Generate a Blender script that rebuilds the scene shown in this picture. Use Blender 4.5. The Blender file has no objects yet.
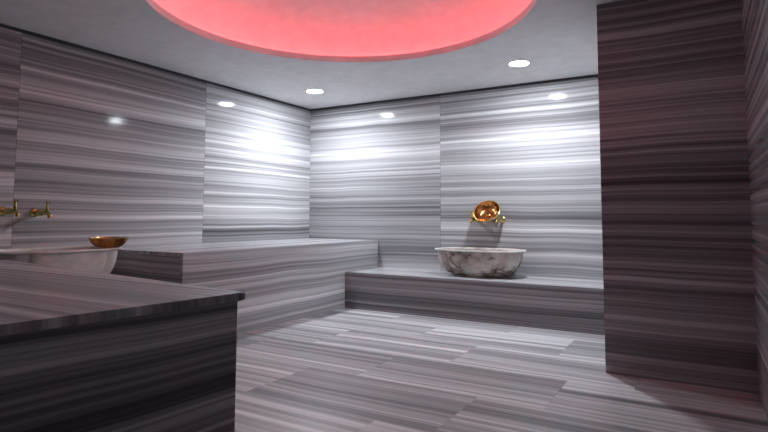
import bpy, bmesh, math, random
from mathutils import Vector, Matrix
PI = math.pi
S = bpy.context.scene
COL = S.collection

# ------------------------------------------------------------------ helpers
def link(name, bm, mat, parent=None, smooth=False):
    bmesh.ops.recalc_face_normals(bm, faces=bm.faces[:])
    me = bpy.data.meshes.new(name)
    bm.to_mesh(me); bm.free()
    if smooth:
        for p in me.polygons: p.use_smooth = True
        if smooth != 'all':
            try: me.set_sharp_from_angle(angle=math.radians(smooth))
            except Exception: pass
    me.materials.append(mat)
    o = bpy.data.objects.new(name, me); COL.objects.link(o)
    if parent: o.parent = parent
    return o

def thing(name, label, cat, loc=(0, 0, 0), rz=0, group=None):
    o = bpy.data.objects.new(name, None); COL.objects.link(o)
    o.empty_display_size = .1
    o.location = loc; o.rotation_euler = (0, 0, rz)
    o['label'] = label; o['category'] = cat
    if group: o['group'] = group
    return o

def struct(name, bm, mat, parent=None, smooth=False):
    o = link(name, bm, mat, parent, smooth)
    if not parent: o['kind'] = 'structure'
    return o

def box(bm, lo, hi, bev=0):
    r = bmesh.ops.create_cube(bm, size=1)
    vs = r['verts']
    for v in vs:
        v.co = Vector([lo[i] + (v.co[i] + .5) * (hi[i] - lo[i]) for i in range(3)])
    if bev:
        es = list({e for v in vs for e in v.link_edges})
        bmesh.ops.bevel(bm, geom=es, offset=bev, segments=2, affect='EDGES')
    return bm

def boxbm(lo, hi, bev=0):
    return box(bmesh.new(), lo, hi, bev)

def rings(bm, loops, closed_ends=(True, True)):
    """skin a list of equal-length vertex loops"""
    vl = [[bm.verts.new(c) for c in L] for L in loops]
    n = len(vl[0])
    for a, b in zip(vl, vl[1:]):
        for i in range(n):
            j = (i + 1) % n
            bm.faces.new((a[i], a[j], b[j], b[i]))
    if closed_ends[0]: bm.faces.new(vl[0][::-1])
    if closed_ends[1]: bm.faces.new(vl[-1])
    return bm

def lathe(bm, prof, n=32, M=Matrix.Identity(4), shape=None, ends=(True, True)):
    """prof: list of (r, z) around local Z"""
    L = []
    for r, z in prof:
        ring = []
        for i in range(n):
            a = 2 * PI * i / n
            k = shape(a, r, z) if shape else 1
            ring.append(M @ Vector((r * k * math.cos(a), r * k * math.sin(a), z)))
        L.append(ring)
    return rings(bm, L, ends)

def tube(bm, pts, rad, n=14):
    pts = [Vector(p) for p in pts]
    L = []
    prev = None
    for i, p in enumerate(pts):
        t = (pts[min(i + 1, len(pts) - 1)] - pts[max(i - 1, 0)]).normalized()
        ref = Vector((1, 0, 0)) if abs(t.x) < .9 else Vector((0, 0, 1))
        a = t.cross(ref).normalized(); b = t.cross(a)
        r = rad[i] if isinstance(rad, (list, tuple)) else rad
        L.append([p + a * r * math.cos(2 * PI * k / n) + b * r * math.sin(2 * PI * k / n) for k in range(n)])
    return rings(bm, L)

def axis_m(origin, d):
    """matrix whose local Z points along d"""
    return Matrix.Translation(origin) @ Vector((0, 0, 1)).rotation_difference(Vector(d)).to_matrix().to_4x4()

# ------------------------------------------------------------------ materials
class N:
    def __init__(s, name):
        s.m = bpy.data.materials.new(name); s.m.use_nodes = True
        s.nt = s.m.node_tree
        s.b = s.nt.nodes['Principled BSDF']
    def n(s, typ, **kw):
        o = s.nt.nodes.new(typ)
        for k, v in kw.items(): setattr(o, k, v)
        return o
    def l(s, a, b): s.nt.links.new(a, b)
    def math(s, op, a, b=0, c=None):
        o = s.n('ShaderNodeMath', operation=op)
        for i, v in enumerate((a, b, c)):
            if v is None: continue
            if isinstance(v, (int, float)): o.inputs[i].default_value = v
            else: s.l(v, o.inputs[i])
        return o.outputs[0]
    def comb(s, x, y, z):
        o = s.n('ShaderNodeCombineXYZ')
        for i, v in enumerate((x, y, z)):
            if isinstance(v, (int, float)): o.inputs[i].default_value = v
            else: s.l(v, o.inputs[i])
        return o.outputs[0]
    def noise(s, vec, scale=1, detail=2, rough=.5):
        o = s.n('ShaderNodeTexNoise')
        o.inputs['Scale'].default_value = scale; o.inputs['Detail'].default_value = detail
        o.inputs['Roughness'].default_value = rough
        s.l(vec, o.inputs['Vector'])
        return o.outputs['Fac']
    def ramp(s, fac, stops, interp='LINEAR'):
        o = s.n('ShaderNodeValToRGB'); cr = o.color_ramp; cr.interpolation = interp
        while len(cr.elements) < len(stops): cr.elements.new(.5)
        for e, (p, c) in zip(cr.elements, stops):
            e.position = p; e.color = (c, c, c, 1) if isinstance(c, (int, float)) else (*c, 1)
        s.l(fac, o.inputs['Fac'])
        return o.outputs['Color']

TONES = [(0, (.105, .102, .110)), (.3, (.21, .208, .219)), (.55, (.37, .368, .384)), (.8, (.58, .578, .598)), (1, (.76, .76, .775))]

def marble(name, across, along, seams=(), seed=0., macro=None, rng=(0, 2.5), fine=1., rough=.09, base=.52, spec=.14, tones=TONES):
    """striped marble: the stripes follow `along`, their sequence follows `across`.
    macro = one list of (height, tone) per panel between the seams."""
    s = N(name)
    pos = s.n('ShaderNodeNewGeometry').outputs['Position']
    sep = s.n('ShaderNodeSeparateXYZ'); s.l(pos, sep.inputs[0])
    ax = {'x': 0, 'y': 1, 'z': 2}
    v = sep.outputs[ax[across]]; u = sep.outputs[ax[along]]
    idx = 0
    masks = []
    for sm in seams:
        g = s.math('GREATER_THAN', u, sm); masks.append(g)
        idx = s.math('ADD', g, idx)
    w = s.noise(s.comb(u, v, seed), 1.1, 1)
    w = s.math('MULTIPLY', s.math('SUBTRACT', w, .5), .035)
    vv = s.math('ADD', v, w)
    us = s.math('MULTIPLY', u, .10)
    pz = s.math('MULTIPLY_ADD', idx, 3.71, seed) if seams else seed
    n1 = s.noise(s.comb(us, s.math('MULTIPLY', vv, 5.0), pz), 1, 3, .55)
    n2 = s.noise(s.comb(us, s.math('MULTIPLY', vv, 19.0), s.math('ADD', pz, 11.3)), 1, 3, .6)
    n3 = s.noise(s.comb(s.math('MULTIPLY', u, .25), s.math('MULTIPLY', vv, 75.0), s.math('ADD', pz, 23.1)), 1, 2, .6)
    t = s.math('MULTIPLY', s.math('SUBTRACT', n1, .5), 1.15 * fine)
    t = s.math('ADD', t, s.math('MULTIPLY', s.math('SUBTRACT', n2, .5), 1.25 * fine))
    t = s.math('ADD', t, s.math('MULTIPLY', s.math('SUBTRACT', n3, .5), .42 * fine))
    n4 = s.noise(s.comb(us, s.math('MULTIPLY', vv, 26.0), s.math('ADD', pz, 41.7)), 1, 2, .5)
    t = s.math('ADD', t, s.math('MULTIPLY', s.ramp(n4, [(.56, 0.), (.64, 1.)]), .26 * fine))
    t = s.math('SUBTRACT', t, s.math('MULTIPLY', s.ramp(n4, [(.37, 1.), (.44, 0.)]), .22 * fine))
    if macro:
        vn = s.math('DIVIDE', s.math('SUBTRACT', vv, rng[0]), rng[1] - rng[0])
        out = None
        for i, st in enumerate(macro):
            st = sorted(((z - rng[0]) / (rng[1] - rng[0]), k) for z, k in st)
            r = s.ramp(vn, st)
            if out is None: out = r
            else:
                mx = s.n('ShaderNodeMix', data_type='FLOAT')
                s.l(masks[i - 1], mx.inputs[0]); s.l(out, mx.inputs[2]); s.l(r, mx.inputs[3])
                out = mx.outputs[0]
        t = s.math('ADD', t, out)
    else:
        t = s.math('ADD', t, base)
    # fine joints between the panels
    for sm in seams:
        d = s.math('ABSOLUTE', s.math('SUBTRACT', u, sm))
        t = s.math('SUBTRACT', t, s.math('MULTIPLY', s.math('LESS_THAN', d, .0025), .22))
    c = s.ramp(t, tones)
    s.l(c, s.b.inputs['Base Color'])
    s.b.inputs['Roughness'].default_value = rough
    s.b.inputs['Specular IOR Level'].default_value = spec
    return s.m

def floor_mat():
    s = N('floor_marble')
    pos = s.n('ShaderNodeNewGeometry').outputs['Position']
    sep = s.n('ShaderNodeSeparateXYZ'); s.l(pos, sep.inputs[0])
    x, y = sep.outputs[0], sep.outputs[1]
    rowf = s.math('DIVIDE', s.math('ADD', y, 8.25), .6)
    row = s.math('FLOOR', rowf)
    # row -> shift along x (a staggered bond)
    wn = s.n('ShaderNodeTexWhiteNoise', noise_dimensions='1D'); s.l(s.math('ADD', row, 4.0), wn.inputs['W'])
    colf = s.math('DIVIDE', s.math('ADD', x, s.math('MULTIPLY', wn.outputs['Value'], 1.2)), 1.2)
    col = s.math('FLOOR', colf)
    tile = s.math('MULTIPLY_ADD', row, 7.13, s.math('MULTIPLY', col, 3.37))
    wt = s.n('ShaderNodeTexWhiteNoise', noise_dimensions='1D'); s.l(tile, wt.inputs['W'])
    w = s.math('MULTIPLY', s.math('SUBTRACT', s.noise(s.comb(x, y, 3), 1.3, 1), .5), .05)
    yy = s.math('ADD', y, w)
    us = s.math('MULTIPLY', x, .13)
    n1 = s.noise(s.comb(us, s.math('MULTIPLY', yy, 5.5), tile), 1, 3, .55)
    n2 = s.noise(s.comb(us, s.math('MULTIPLY', yy, 20), s.math('ADD', tile, 5.7)), 1, 3, .6)
    n3 = s.noise(s.comb(s.math('MULTIPLY', x, .3), s.math('MULTIPLY', yy, 70), s.math('ADD', tile, 9.1)), 1, 2)
    t = s.math('MULTIPLY_ADD', s.math('SUBTRACT', n1, .5), 1.25, .58)
    t = s.math('MULTIPLY_ADD', s.math('SUBTRACT', n2, .5), 1.2, t)
    t = s.math('MULTIPLY_ADD', s.math('SUBTRACT', n3, .5), .25, t)
    n4 = s.noise(s.comb(us, s.math('MULTIPLY', yy, 22), s.math('ADD', tile, 17.7)), 1, 2, .5)
    t = s.math('MULTIPLY_ADD', s.ramp(n4, [(.58, 0.), (.66, 1.)]), .2, t)
    t = s.math('MULTIPLY_ADD', s.ramp(n4, [(.36, 1.), (.43, 0.)]), -.2, t)
    t = s.math('MULTIPLY_ADD', s.math('SUBTRACT', wt.outputs['Value'], .5), .22, t)
    fx = s.math('FRACT', colf); fy = s.math('FRACT', rowf)
    j = s.math('MAXIMUM', s.math('LESS_THAN', fx, .003), s.math('LESS_THAN', fy, .006))
    t = s.math('MULTIPLY_ADD', j, -.12, t)
    s.l(s.ramp(t, TONES), s.b.inputs['Base Color'])
    s.b.inputs['Roughness'].default_value = .3
    s.b.inputs['Specular IOR Level'].default_value = .35
    return s.m

def plain(name, col, rough=.6, metal=0, bump=0):
    s = N(name)
    pos = s.n('ShaderNodeTexCoord').outputs['Object']
    f = s.noise(pos, 9, 3)
    mx = s.ramp(f, [(.3, tuple(c * .94 for c in col)), (.7, tuple(min(1, c * 1.04) for c in col))])
    s.l(mx, s.b.inputs['Base Color'])
    s.b.inputs['Roughness'].default_value = rough
    s.b.inputs['Metallic'].default_value = metal
    return s.m

def metal_mat(name, c1, c2, rough, scale=9, bump=.0):
    s = N(name)
    pos = s.n('ShaderNodeTexCoord').outputs['Object']
    f = s.noise(pos, scale, 3)
    s.l(s.ramp(f, [(.36, c1), (.62, c2)]), s.b.inputs['Base Color'])
    s.b.inputs['Metallic'].default_value = 1
    s.b.inputs['Roughness'].default_value = rough
    if bump:
        v = s.n('ShaderNodeTexVoronoi'); v.inputs['Scale'].default_value = 42
        s.l(pos, v.inputs['Vector'])
        bp = s.n('ShaderNodeBump'); bp.inputs['Strength'].default_value = bump; bp.inputs['Distance'].default_value = .006
        s.l(v.outputs['Distance'], bp.inputs['Height']); s.l(bp.outputs[0], s.b.inputs['Normal'])
    return s.m

def emit(name, col, st):
    s = N(name)
    s.b.inputs['Base Color'].default_value = (.8, .8, .8, 1)
    s.b.inputs['Emission Color'].default_value = (*col, 1)
    s.b.inputs['Emission Strength'].default_value = st
    return s.m

def basin_mat(name, lo, hi, veins):
    s = N(name)
    pos = s.n('ShaderNodeTexCoord').outputs['Object']
    a = s.noise(pos, 3.2, 4, .6)
    mp = s.n('ShaderNodeMapping'); mp.inputs['Scale'].default_value = (1, 1, 1.8); mp.inputs['Rotation'].default_value = (.3, .5, .2)
    s.l(pos, mp.inputs['Vector'])
    b = s.noise(mp.outputs[0], 2.6, 5, .62)
    vein = s.math('ABSOLUTE', s.math('SUBTRACT', b, .5))
    c1 = s.ramp(a, [(.3, lo), (.7, hi)])
    f = s.ramp(vein, [(0, veins), (.035, veins * .45), (.10, 0.)])
    mx = s.n('ShaderNodeMix', data_type='RGBA')
    s.l(f, mx.inputs[0]); s.l(c1, mx.inputs[6]); mx.inputs[7].default_value = (.15, .11, .085, 1)
    s.l(mx.outputs[2], s.b.inputs['Base Color'])
    s.b.inputs['Roughness'].default_value = .22
    return s.m

H = 2.5
BX, BH, BY = 1.096, .7375, -2.97          # far bench: front plane, height, near end
DP, HP = .732, .403                       # ledge depth, height
PX, PY = 4.022, -1.945                    # pier corner
RX = 4.86                                 # right wall
FY = -6.15                                # front wall (behind the camera)
QX, QY = 3.10, -4.32                     # near bench corner
CC, CR = (2.462, -2.79), 1.34               # ceiling cove

# the bands of each wall panel, (height, tone); left corner panel toned down against lamp glare
LW = [[(0, .5), (.7, .72), (1.0, .7), (1.3, .63), (1.6, .52), (2.0, .50), (2.2, .42), (2.5, .46)],
      [(0, .5), (.74, .70), (.95, .64), (1.1, .70), (1.28, .58), (1.45, .70), (1.62, .52), (1.8, .46), (2.0, .52), (2.15, .52), (2.3, .42), (2.42, .40), (2.5, .46)],
      [(0, .5), (.74, .58), (.95, .54), (1.15, .62), (1.3, .52), (1.5, .64), (1.7, .6), (1.9, .50), (2.1, .42), (2.3, .48), (2.5, .44)]]
BW = [[(0, .5), (.40, .50), (.6, .42), (.8, .38), (.98, .44), (1.08, .30), (1.22, .28), (1.3, .46), (1.42, .55), (1.5, .44), (1.62, .62), (1.74, .56), (1.9, .58), (2.1, .54), (2.3, .52), (2.5, .5)],
      [(0, .5), (.42, .48), (.55, .56), (.7, .48), (.9, .50), (1.05, .44), (1.2, .50), (1.32, .40), (1.42, .40), (1.48, .60), (1.62, .48), (1.8, .58), (2.0, .58), (2.2, .54), (2.36, .5), (2.5, .5)],
      [(0, .5), (2.5, .5)]]

M = {}
M['left'] = marble('left_wall_marble', 'z', 'y', (-3.683, -1.825), 3.0, LW, fine=.85, spec=.08)
M['back'] = marble('back_wall_marble', 'z', 'x', (1.947, 4.5), 17.4, BW, fine=.80)
M['pier'] = marble('pier_shade_marble', 'z', 'x', (), 31.2, base=.42, fine=.95, rough=.2)  # same marble as the walls, base darkened to stand in for shade
M['right'] = marble('right_wall_marble', 'z', 'y', (-3.8,), 41.2, None, base=.42, fine=.9, rough=.2)
M['front'] = marble('front_wall_marble', 'z', 'x', (1.9,), 47.7, None, base=.46)
M['bench_front'] = marble('bench_front_marble', 'z', 'y', (), 53.1, base=.62, fine=.75, rough=.22)
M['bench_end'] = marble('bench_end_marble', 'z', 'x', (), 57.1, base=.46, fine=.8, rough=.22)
M['bench_top'] = marble('bench_top_marble', 'x', 'y', (), 61.9, base=.58, fine=.5, rough=.2)
M['ledge_front'] = marble('ledge_front_shade_marble', 'z', 'x', (), 67.3, base=.38, fine=.75, rough=.25)  # ledge face in shade: its marble tone is painted darker than the top
M['ledge_top'] = marble('ledge_top_marble', 'y', 'x', (), 71.3, base=.58, fine=.4, rough=.2)
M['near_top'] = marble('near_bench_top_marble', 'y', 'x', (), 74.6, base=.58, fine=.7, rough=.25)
M['near_front'] = marble('near_bench_front_shade_marble', 'z', 'y', (), 79.2, base=.36, fine=1.1, rough=.25)  # shade put into the colour: front much darker than the seat slab
M['floor'] = floor_mat()
M['paint'] = plain('ceiling_paint', (.80, .80, .81), .75)
M['cove'] = plain('cove_paint', (.80, .80, .80), .8)
M['gap'] = plain('painted_gap_shade', (.045, .042, .05), .6)
M['steel'] = plain('white_lamp_metal', (.85, .85, .86), .4)
M['basin_a'] = basin_mat('veined_basin_marble', (.30, .255, .22), (.68, .64, .59), 1.)
M['basin_b'] = basin_mat('pale_basin_marble', (.60, .57, .54), (.76, .73, .70), .2)
M['basin_rim'] = basin_mat('basin_rim_marble', (.62, .60, .56), (.74, .72, .69), .3)
M['brass'] = metal_mat('aged_brass', (.50, .40, .12), (.80, .66, .28), .16)
M['copper'] = metal_mat('copper_gold', (.38, .12, .045), (.74, .34, .11), .17, 11, .5)
M['goldrim'] = metal_mat('gold_edge', (.75, .50, .16), (.92, .70, .30), .2)
M['lamp'] = emit('lamp_diffuser', (.94, 1.0, 1.06), 300)
M['led'] = emit('red_led', (1, .108, .118), 8.6)

# ------------------------------------------------------------------ the room
T = .15
struct('floor', boxbm((-T, FY - T, -.1), (RX + T, T, 0)), M['floor'])
struct('wall_left', boxbm((-T, FY - T, 0), (0, T, H)), M['left'])
struct('wall_back', boxbm((0, 0, 0), (RX, T, H)), M['back'])
struct('wall_right', boxbm((RX, FY - T, 0), (RX + T, T, H)), M['right'])
struct('wall_front', boxbm((0, FY - T, 0), (RX, FY, H)), M['front'])
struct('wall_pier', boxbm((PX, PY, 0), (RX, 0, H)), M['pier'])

# ceiling slab with a round opening
bm = bmesh.new()
n = 128
x0, x1, y0, y1 = -T, RX + T, FY - T, T
def sq(a, r=None):
    c, s_ = math.cos(a), math.sin(a)
    k = min((x1 - CC[0]) / c if c > 1e-9 else (x0 - CC[0]) / c if c < -1e-9 else 1e9,
            (y1 - CC[1]) / s_ if s_ > 1e-9 else (y0 - CC[1]) / s_ if s_ < -1e-9 else 1e9)
    return (CC[0] + k * c, CC[1] + k * s_)
angs = sorted([2 * PI * i / n for i in range(n)] + [math.atan2(y - CC[1], x - CC[0]) % (2 * PI) for x in (x0, x1) for y in (y0, y1)])
L = []
for z, kind in ((H, 'o'), (H, 'i'), (H + .03, 'i'), (H + .03, 'o'), (H, 'o')):
    L.append([Vector((*(sq(a) if kind == 'o' else (CC[0] + (CR + .01) * math.cos(a), CC[1] + (CR + .01) * math.sin(a))), z)) for a in angs])
rings(bm, L, (False, False))
bmesh.ops.remove_doubles(bm, verts=bm.verts[:], dist=1e-5)
ceil = struct('ceiling', bm, M['paint'])
MC = Matrix.Translation((CC[0], CC[1], 0))
bm = bmesh.new()   # upright lip that hides the strip
lathe(bm, [(CR, H - .004), (CR, H + .052), (CR + .022, H + .052), (CR + .022, H - .004), (CR, H - .004)], 128, MC, ends=(False, False))
bmesh.ops.remove_doubles(bm, verts=bm.verts[:], dist=1e-5)
link('cove_lip', bm, M['cove'], ceil, smooth=40)
bm = bmesh.new()   # recess above: side wall and raised ceiling
R2, ZB, ZT = CR + .13, H + .028, H + .46
dome = [(R2, ZB)] + [(R2 * math.cos(q) ** .8 if q < PI / 2 - 1e-6 else .001, ZB + .05 + (ZT - ZB - .05) * math.sin(q)) for q in [PI / 2 * k / 18 for k in range(19)]]
outer = [(.001, ZT + .03), (R2 + .03, ZT + .03), (R2 + .03, ZB), (R2, ZB)]
lathe(bm, dome + outer, 128, MC, ends=(False, False))
bmesh.ops.remove_doubles(bm, verts=bm.verts[:], dist=1e-4)
link('cove_recess', bm, M['cove'], ceil, smooth=40)
bm = bmesh.new()
rr = CR + .110
lathe(bm, [(rr, H + .050), (rr, H + .064), (rr + .014, H + .064), (rr + .014, H + .050), (rr, H + .050)], 128, MC, ends=(False, False))
bmesh.ops.remove_doubles(bm, verts=bm.verts[:], dist=1e-5)
link('light_strip', bm, M['led'], ceil)

# dark strips painted in for the shade of the gap under the ceiling
g = .028
struct('gap_shade_strip_1', boxbm((0, FY, H - g), (.006, 0, H)), M['gap'])
struct('gap_shade_strip_2', boxbm((.006, -.006, H - g), (PX, 0, H)), M['gap'])

# ------------------------------------------------------------------ stone benches
def bench(label, x, yb, ya, h, mtop, mfront, mend, end_low, over=.012):
    """along y from yb (near) to ya (far), against x=0"""
    t = thing('stone_bench', label, 'bench', (x / 2, (yb + ya) / 2, 0))
    mi = Matrix.Translation((-x / 2, -(yb + ya) / 2, 0))
    def part(name, bm, m):
        bmesh.ops.transform(bm, matrix=mi, verts=bm.verts[:]); return link(name, bm, m, t)
    th = .03
    part('seat_slab', boxbm((.002, yb if not end_low else yb, h - th), (x, ya, h), .004), mtop)
    return t, part, th

t, part, th = bench('long pale striped stone bench in the far left corner, against the left wall', BX, BY, -.002, BH, M['bench_top'], None, None, False)
part('front_panel', boxbm((BX - .03, BY + .006, .001), (BX - .006, -.002, BH - th)), M['bench_front'])
part('end_panel', boxbm((.002, BY + .006, .001), (BX - .03, BY + .03, BH - th)), M['bench_end'])
part('core', boxbm((.002, BY + .03, .001), (BX - .03, -.002, BH - th)), M['bench_end'])

# the near bench stands slightly askew; its far right corner is (QX, QY)
t = thing('stone_bench', 'big striped stone bench, front painted darker for shade, filling the near left foreground', 'bench', (QX, QY, 0), math.radians(-7))
BW_, BL_, th = 2.45, 1.68, .03
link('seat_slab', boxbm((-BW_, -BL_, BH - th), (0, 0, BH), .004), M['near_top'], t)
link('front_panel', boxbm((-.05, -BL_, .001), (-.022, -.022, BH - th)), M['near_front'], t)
link('end_panel', boxbm((-BW_ + .02, -.05, .001), (-.05, -.022, BH - th)), M['bench_end'], t)
link('side_panel', boxbm((-BW_ + .02, -BL_, .001), (-BW_ + .05, -.05, BH - th)), M['bench_end'], t)

def ledge(label, lo, hi, front):
    c = ((lo[0] + hi[0]) / 2, (lo[1] + hi[1]) / 2, 0)
    t = thing('stone_ledge', label, 'ledge', c)
    mi = Matrix.Translation((-c[0], -c[1], 0))
    def part(name, bm, m):
        bmesh.ops.transform(bm, matrix=mi, verts=bm.verts[:]); return link(name, bm, m, t)
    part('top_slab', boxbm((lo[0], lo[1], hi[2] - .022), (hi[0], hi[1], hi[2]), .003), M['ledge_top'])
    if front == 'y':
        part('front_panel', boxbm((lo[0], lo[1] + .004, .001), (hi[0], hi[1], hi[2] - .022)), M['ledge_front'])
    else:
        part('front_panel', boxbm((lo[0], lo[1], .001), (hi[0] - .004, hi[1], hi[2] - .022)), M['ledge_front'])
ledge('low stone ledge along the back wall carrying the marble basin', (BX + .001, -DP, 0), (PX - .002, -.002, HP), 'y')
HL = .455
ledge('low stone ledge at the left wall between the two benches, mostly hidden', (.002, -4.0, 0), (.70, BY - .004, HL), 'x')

# ------------------------------------------------------------------ marble basins
def basin(label, loc, rz, hgt, mb):
    t = thing('marble_basin', label, 'basin', loc, rz, 'marble wash basins')
    AX, AY = .49, .29
    def lobes(a, depth):
        # flat lobes between grooves
        q = abs((a + PI / 2 + PI) % (2 * PI) - PI)   # angle from the front
        d = min(abs(q - math.radians(g_)) for g_ in (40, 92, 140)) / math.radians(9)
        return 1 - depth * max(0, 1 - d) ** 1.4
    def ring(k, z, depth, n=144, pw=2.5):
        out = []
        for i in range(n):
            a = 2 * PI * i / n
            c, s_ = math.cos(a), math.sin(a)
            q = (abs(c) ** pw + abs(s_) ** pw) ** (-1 / pw) * lobes(a, depth) * k
            out.append(Vector((AX * q * c, AY * q * s_, z)))
        return out
    h = hgt
    prof = [(.56, 0, .0), (.56, .016, .0), (.62, .018, .05), (.72, .04 * h / .29, .12), (.815, .09 * h / .29, .14), (.88, .14 * h / .29, .14), (.915, .19 * h / .29, .13),
            (.93, .235 * h / .29, .11), (.94, h - .02, .08)]
    bm = bmesh.new()
    loops = [ring(*p) for p in prof]
    for k, z in ((.86, h - .02), (.84, h * .75), (.78, h * .5), (.66, h * .3), (.45, h * .2), (.15, h * .16)):
        loops.append(ring(k, z, .0))
    rings(bm, loops)
    link('bowl', bm, mb, t, smooth=35)
    bm = bmesh.new()
    loops = [ring(.94, h - .02, .05), ring(.985, h - .017, .04), ring(1.0, h - .012, .035), ring(1.0, h - .004, .035), ring(.992, h, .03), ring(.872, h, .0), ring(.86, h - .006, 0), ring(.86, h - .02, 0), ring(.94, h - .02, .05)]
    rings(bm, loops, (False, False))
    bmesh.ops.remove_doubles(bm, verts=bm.verts[:], dist=1e-5)
    link('rim', bm, M['basin_rim'], t, smooth=35)
    bm = bmesh.new()
    lathe(bm, [(.03, 0), (.03, .004), (.022, .006), (.004, .006)], 24, Matrix.Translation((0, 0, h * .16 + .0002)))
    link('drain', bm, M['brass'], t, smooth=40)
    return t
basin('cream veined marble basin standing on the ledge at the back wall', (2.55, -.335, HP), 0, .285, M['basin_a'])
basin('cream marble basin at the left wall, half hidden behind the near bench', (.345, -3.535, HL), PI / 2, .318, M['basin_b'])

# ------------------------------------------------------------------ taps (out of the wall along local -Y)
def make_tap(label, loc, rz):
    t = thing('wall_tap', label, 'tap', loc, rz, 'brass taps over the basins')
    bm = bmesh.new(); MO = axis_m((0, 0, 0), (0, -1, 0))
    lathe(bm, [(.036, 0), (.036, .004), (.030, .010), (.020, .014)], 32, MO)
    link('flange', bm, M['brass'], t, smooth=40)
    bm = bmesh.new()
    lathe(bm, [(.015, .010), (.016, .03), (.024, .04), (.027, .06), (.027, .085), (.021, .10), (.018, .12), (.018, .135), (.015, .14)], 32, MO)
    link('body', bm, M['brass'], t, smooth=40)
    bm = bmesh.new()
    tube(bm, [(0, -.12, 0), (0, -.145, -.001), (0, -.163, -.006), (0, -.175, -.016), (0, -.180, -.030), (0, -.181, -.042)], [.015, .015, .0145, .014, .014, .0155])
    link('spout', bm, M['brass'], t, smooth=50)
    bm = bmesh.new()
    lathe(bm, [(.012, .0), (.012, .02), (.010, .028), (.010, .034), (.0085, .036), (.0085, .062), (.013, .066), (.014, .072), (.010, .078), (.002, .079)], 24, Matrix.Translation((0, -.15, .010)))
    hd = link('handle', bm, M['brass'], t, smooth=40)
    bm = bmesh.new()
    tube(bm, [(0, -.124, .080), (0, -.128, .080), (0, -.15, .082), (0, -.176, .080), (0, -.180, .080)], [.004, .0065, .0065, .0065, .004], 12)
    link('crossbar', bm, M['brass'], hd, smooth=50)
    return t
def copy_tree(o, parent=None):
    c = o.copy(); COL.objects.link(c)
    if parent: c.parent = parent
    for ch in [q for q in bpy.data.objects if q.parent == o]: copy_tree(ch, c)
    return c
tap0 = make_tap('brass tap on the left wall, the one at the very edge of the photo', (0, -3.755, 1.06), PI / 2)
tap0.scale = (1, 1.22, 1)
for loc, rz, lab in (((0, -3.525, 1.05), PI / 2, 'brass tap on the left wall, right of the tap at the edge'),
                     ((2.408, 0, 1.0), 0, 'brass tap on the back wall under the left side of the copper bowl'),
                     ((2.702, 0, 1.0), 0, 'brass tap on the back wall under the right side of the copper bowl')):
    c = copy_tree(tap0); c.location = loc; c.rotation_euler = (0, 0, rz); c['label'] = lab

# ------------------------------------------------------------------ hammam bowls
def make_bowl(label, loc, rot):
    t = thing('copper_bowl', label, 'bowl', loc, 0, 'copper bath bowls'); t.rotation_euler = rot
    R, h = .145, .076
    def fl(a, r, z):
        return 1 + .012 * math.cos(24 * a) * (1 if .03 < r < .14 else 0)
    bm = bmesh.new()
    out = [(.070, 0), (.085, .004), (.108, .02), (.126, .041), (.138, .062), (.144, h)]
    inn = [(.141, h), (.134, .06), (.121, .04), (.103, .022), (.082, .008), (.066, .005), (.036, .005)]
    lathe(bm, out + inn + [(.001, .0052)], 96, shape=fl)
    link('dish', bm, M['copper'], t, smooth=60)
    bm = bmesh.new()
    lathe(bm, [(.036, .005), (.034, .012), (.026, .019), (.014, .023), (.001, .024)], 40)
    link('boss', bm, M['copper'], t, smooth=60)
    bm = bmesh.new()
    lathe(bm, [(.138, h - .002), (.150, h - .001), (.153, h + .002), (.150, h + .005), (.140, h + .005), (.138, h - .002)], 64, ends=(False, False))
    bmesh.ops.remove_doubles(bm, verts=bm.verts[:], dist=1e-5)
    link('rim', bm, M['goldrim'], t, smooth=60)
    return t
b0 = make_bowl('copper bowl lying on the rim of the left basin', (.50, -3.205, HL + .3185), (0, 0, 0))
c = copy_tree(b0)
c['label'] = 'copper bowl propped on the two taps of the back wall, its inside facing out'
c.location = (2.557, -.054, 1.045); c.rotation_euler = (math.radians(52), 0, 0)

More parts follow.
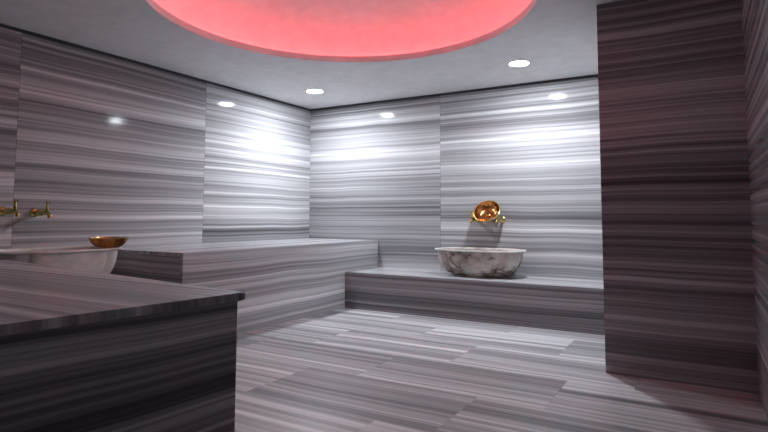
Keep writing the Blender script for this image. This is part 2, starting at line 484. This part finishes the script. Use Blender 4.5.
# ------------------------------------------------------------------ ceiling lights
def make_light(label, loc):
    t = thing('ceiling_light', label, 'ceiling light', loc, 0, 'recessed ceiling lights')
    bm = bmesh.new()
    lathe(bm, [(.088, -.008), (.095, -.007), (.102, 0), (.088, 0), (.088, -.008)], 48, ends=(False, False))
    bmesh.ops.remove_doubles(bm, verts=bm.verts[:], dist=1e-5)
    link('trim_ring', bm, M['steel'], t, smooth=40)
    bm = bmesh.new()
    lathe(bm, [(.087, -.0005), (.087, -.006), (.001, -.006), (.001, -.0005)], 48)
    link('diffuser', bm, M['lamp'], t)
    return t
l0 = make_light('round white ceiling light near the far left corner, left of the two', (.723, -.85, H))
c = copy_tree(l0); c.location = (3.142, -.806, H); c['label'] = 'round white ceiling light over the right part of the room, right of the two'

# ------------------------------------------------------------------ world, camera
w = bpy.data.worlds.new('world'); S.world = w; w.use_nodes = True
w.node_tree.nodes['Background'].inputs[0].default_value = (0, 0, 0, 1)
w.node_tree.nodes['Background'].inputs[1].default_value = 0

cx, cy, cz, yaw, pt, rl, f, shy = 4.6105, -5.8587, 1.0257, .5306, .0712, .0033, 542.08, -37.82
fw = Vector((-math.sin(yaw) * math.cos(pt), math.cos(yaw) * math.cos(pt), math.sin(pt)))
r = Vector((math.cos(yaw), math.sin(yaw), 0)); u = r.cross(fw)
r2 = math.cos(rl) * r + math.sin(rl) * u; u2 = -math.sin(rl) * r + math.cos(rl) * u
cam = bpy.data.cameras.new('camera'); co = bpy.data.objects.new('camera', cam); COL.objects.link(co)
mw = Matrix((r2, u2, -fw)).transposed().to_4x4(); mw.translation = (cx, cy, cz)
co.matrix_world = mw
cam.sensor_fit = 'HORIZONTAL'; cam.sensor_width = 36; cam.lens = f * 36 / 768
cam.shift_y = shy / 768
cam.clip_start = .02
S.camera = co

S.view_settings.view_transform = 'Standard'; S.view_settings.look = 'None'
S.view_settings.exposure = .95; S.view_settings.gamma = 1
try: S.view_settings.use_curve_mapping = False
except Exception: pass
S.cycles.max_bounces = 10; S.cycles.diffuse_bounces = 6
S.cycles.use_denoising = True
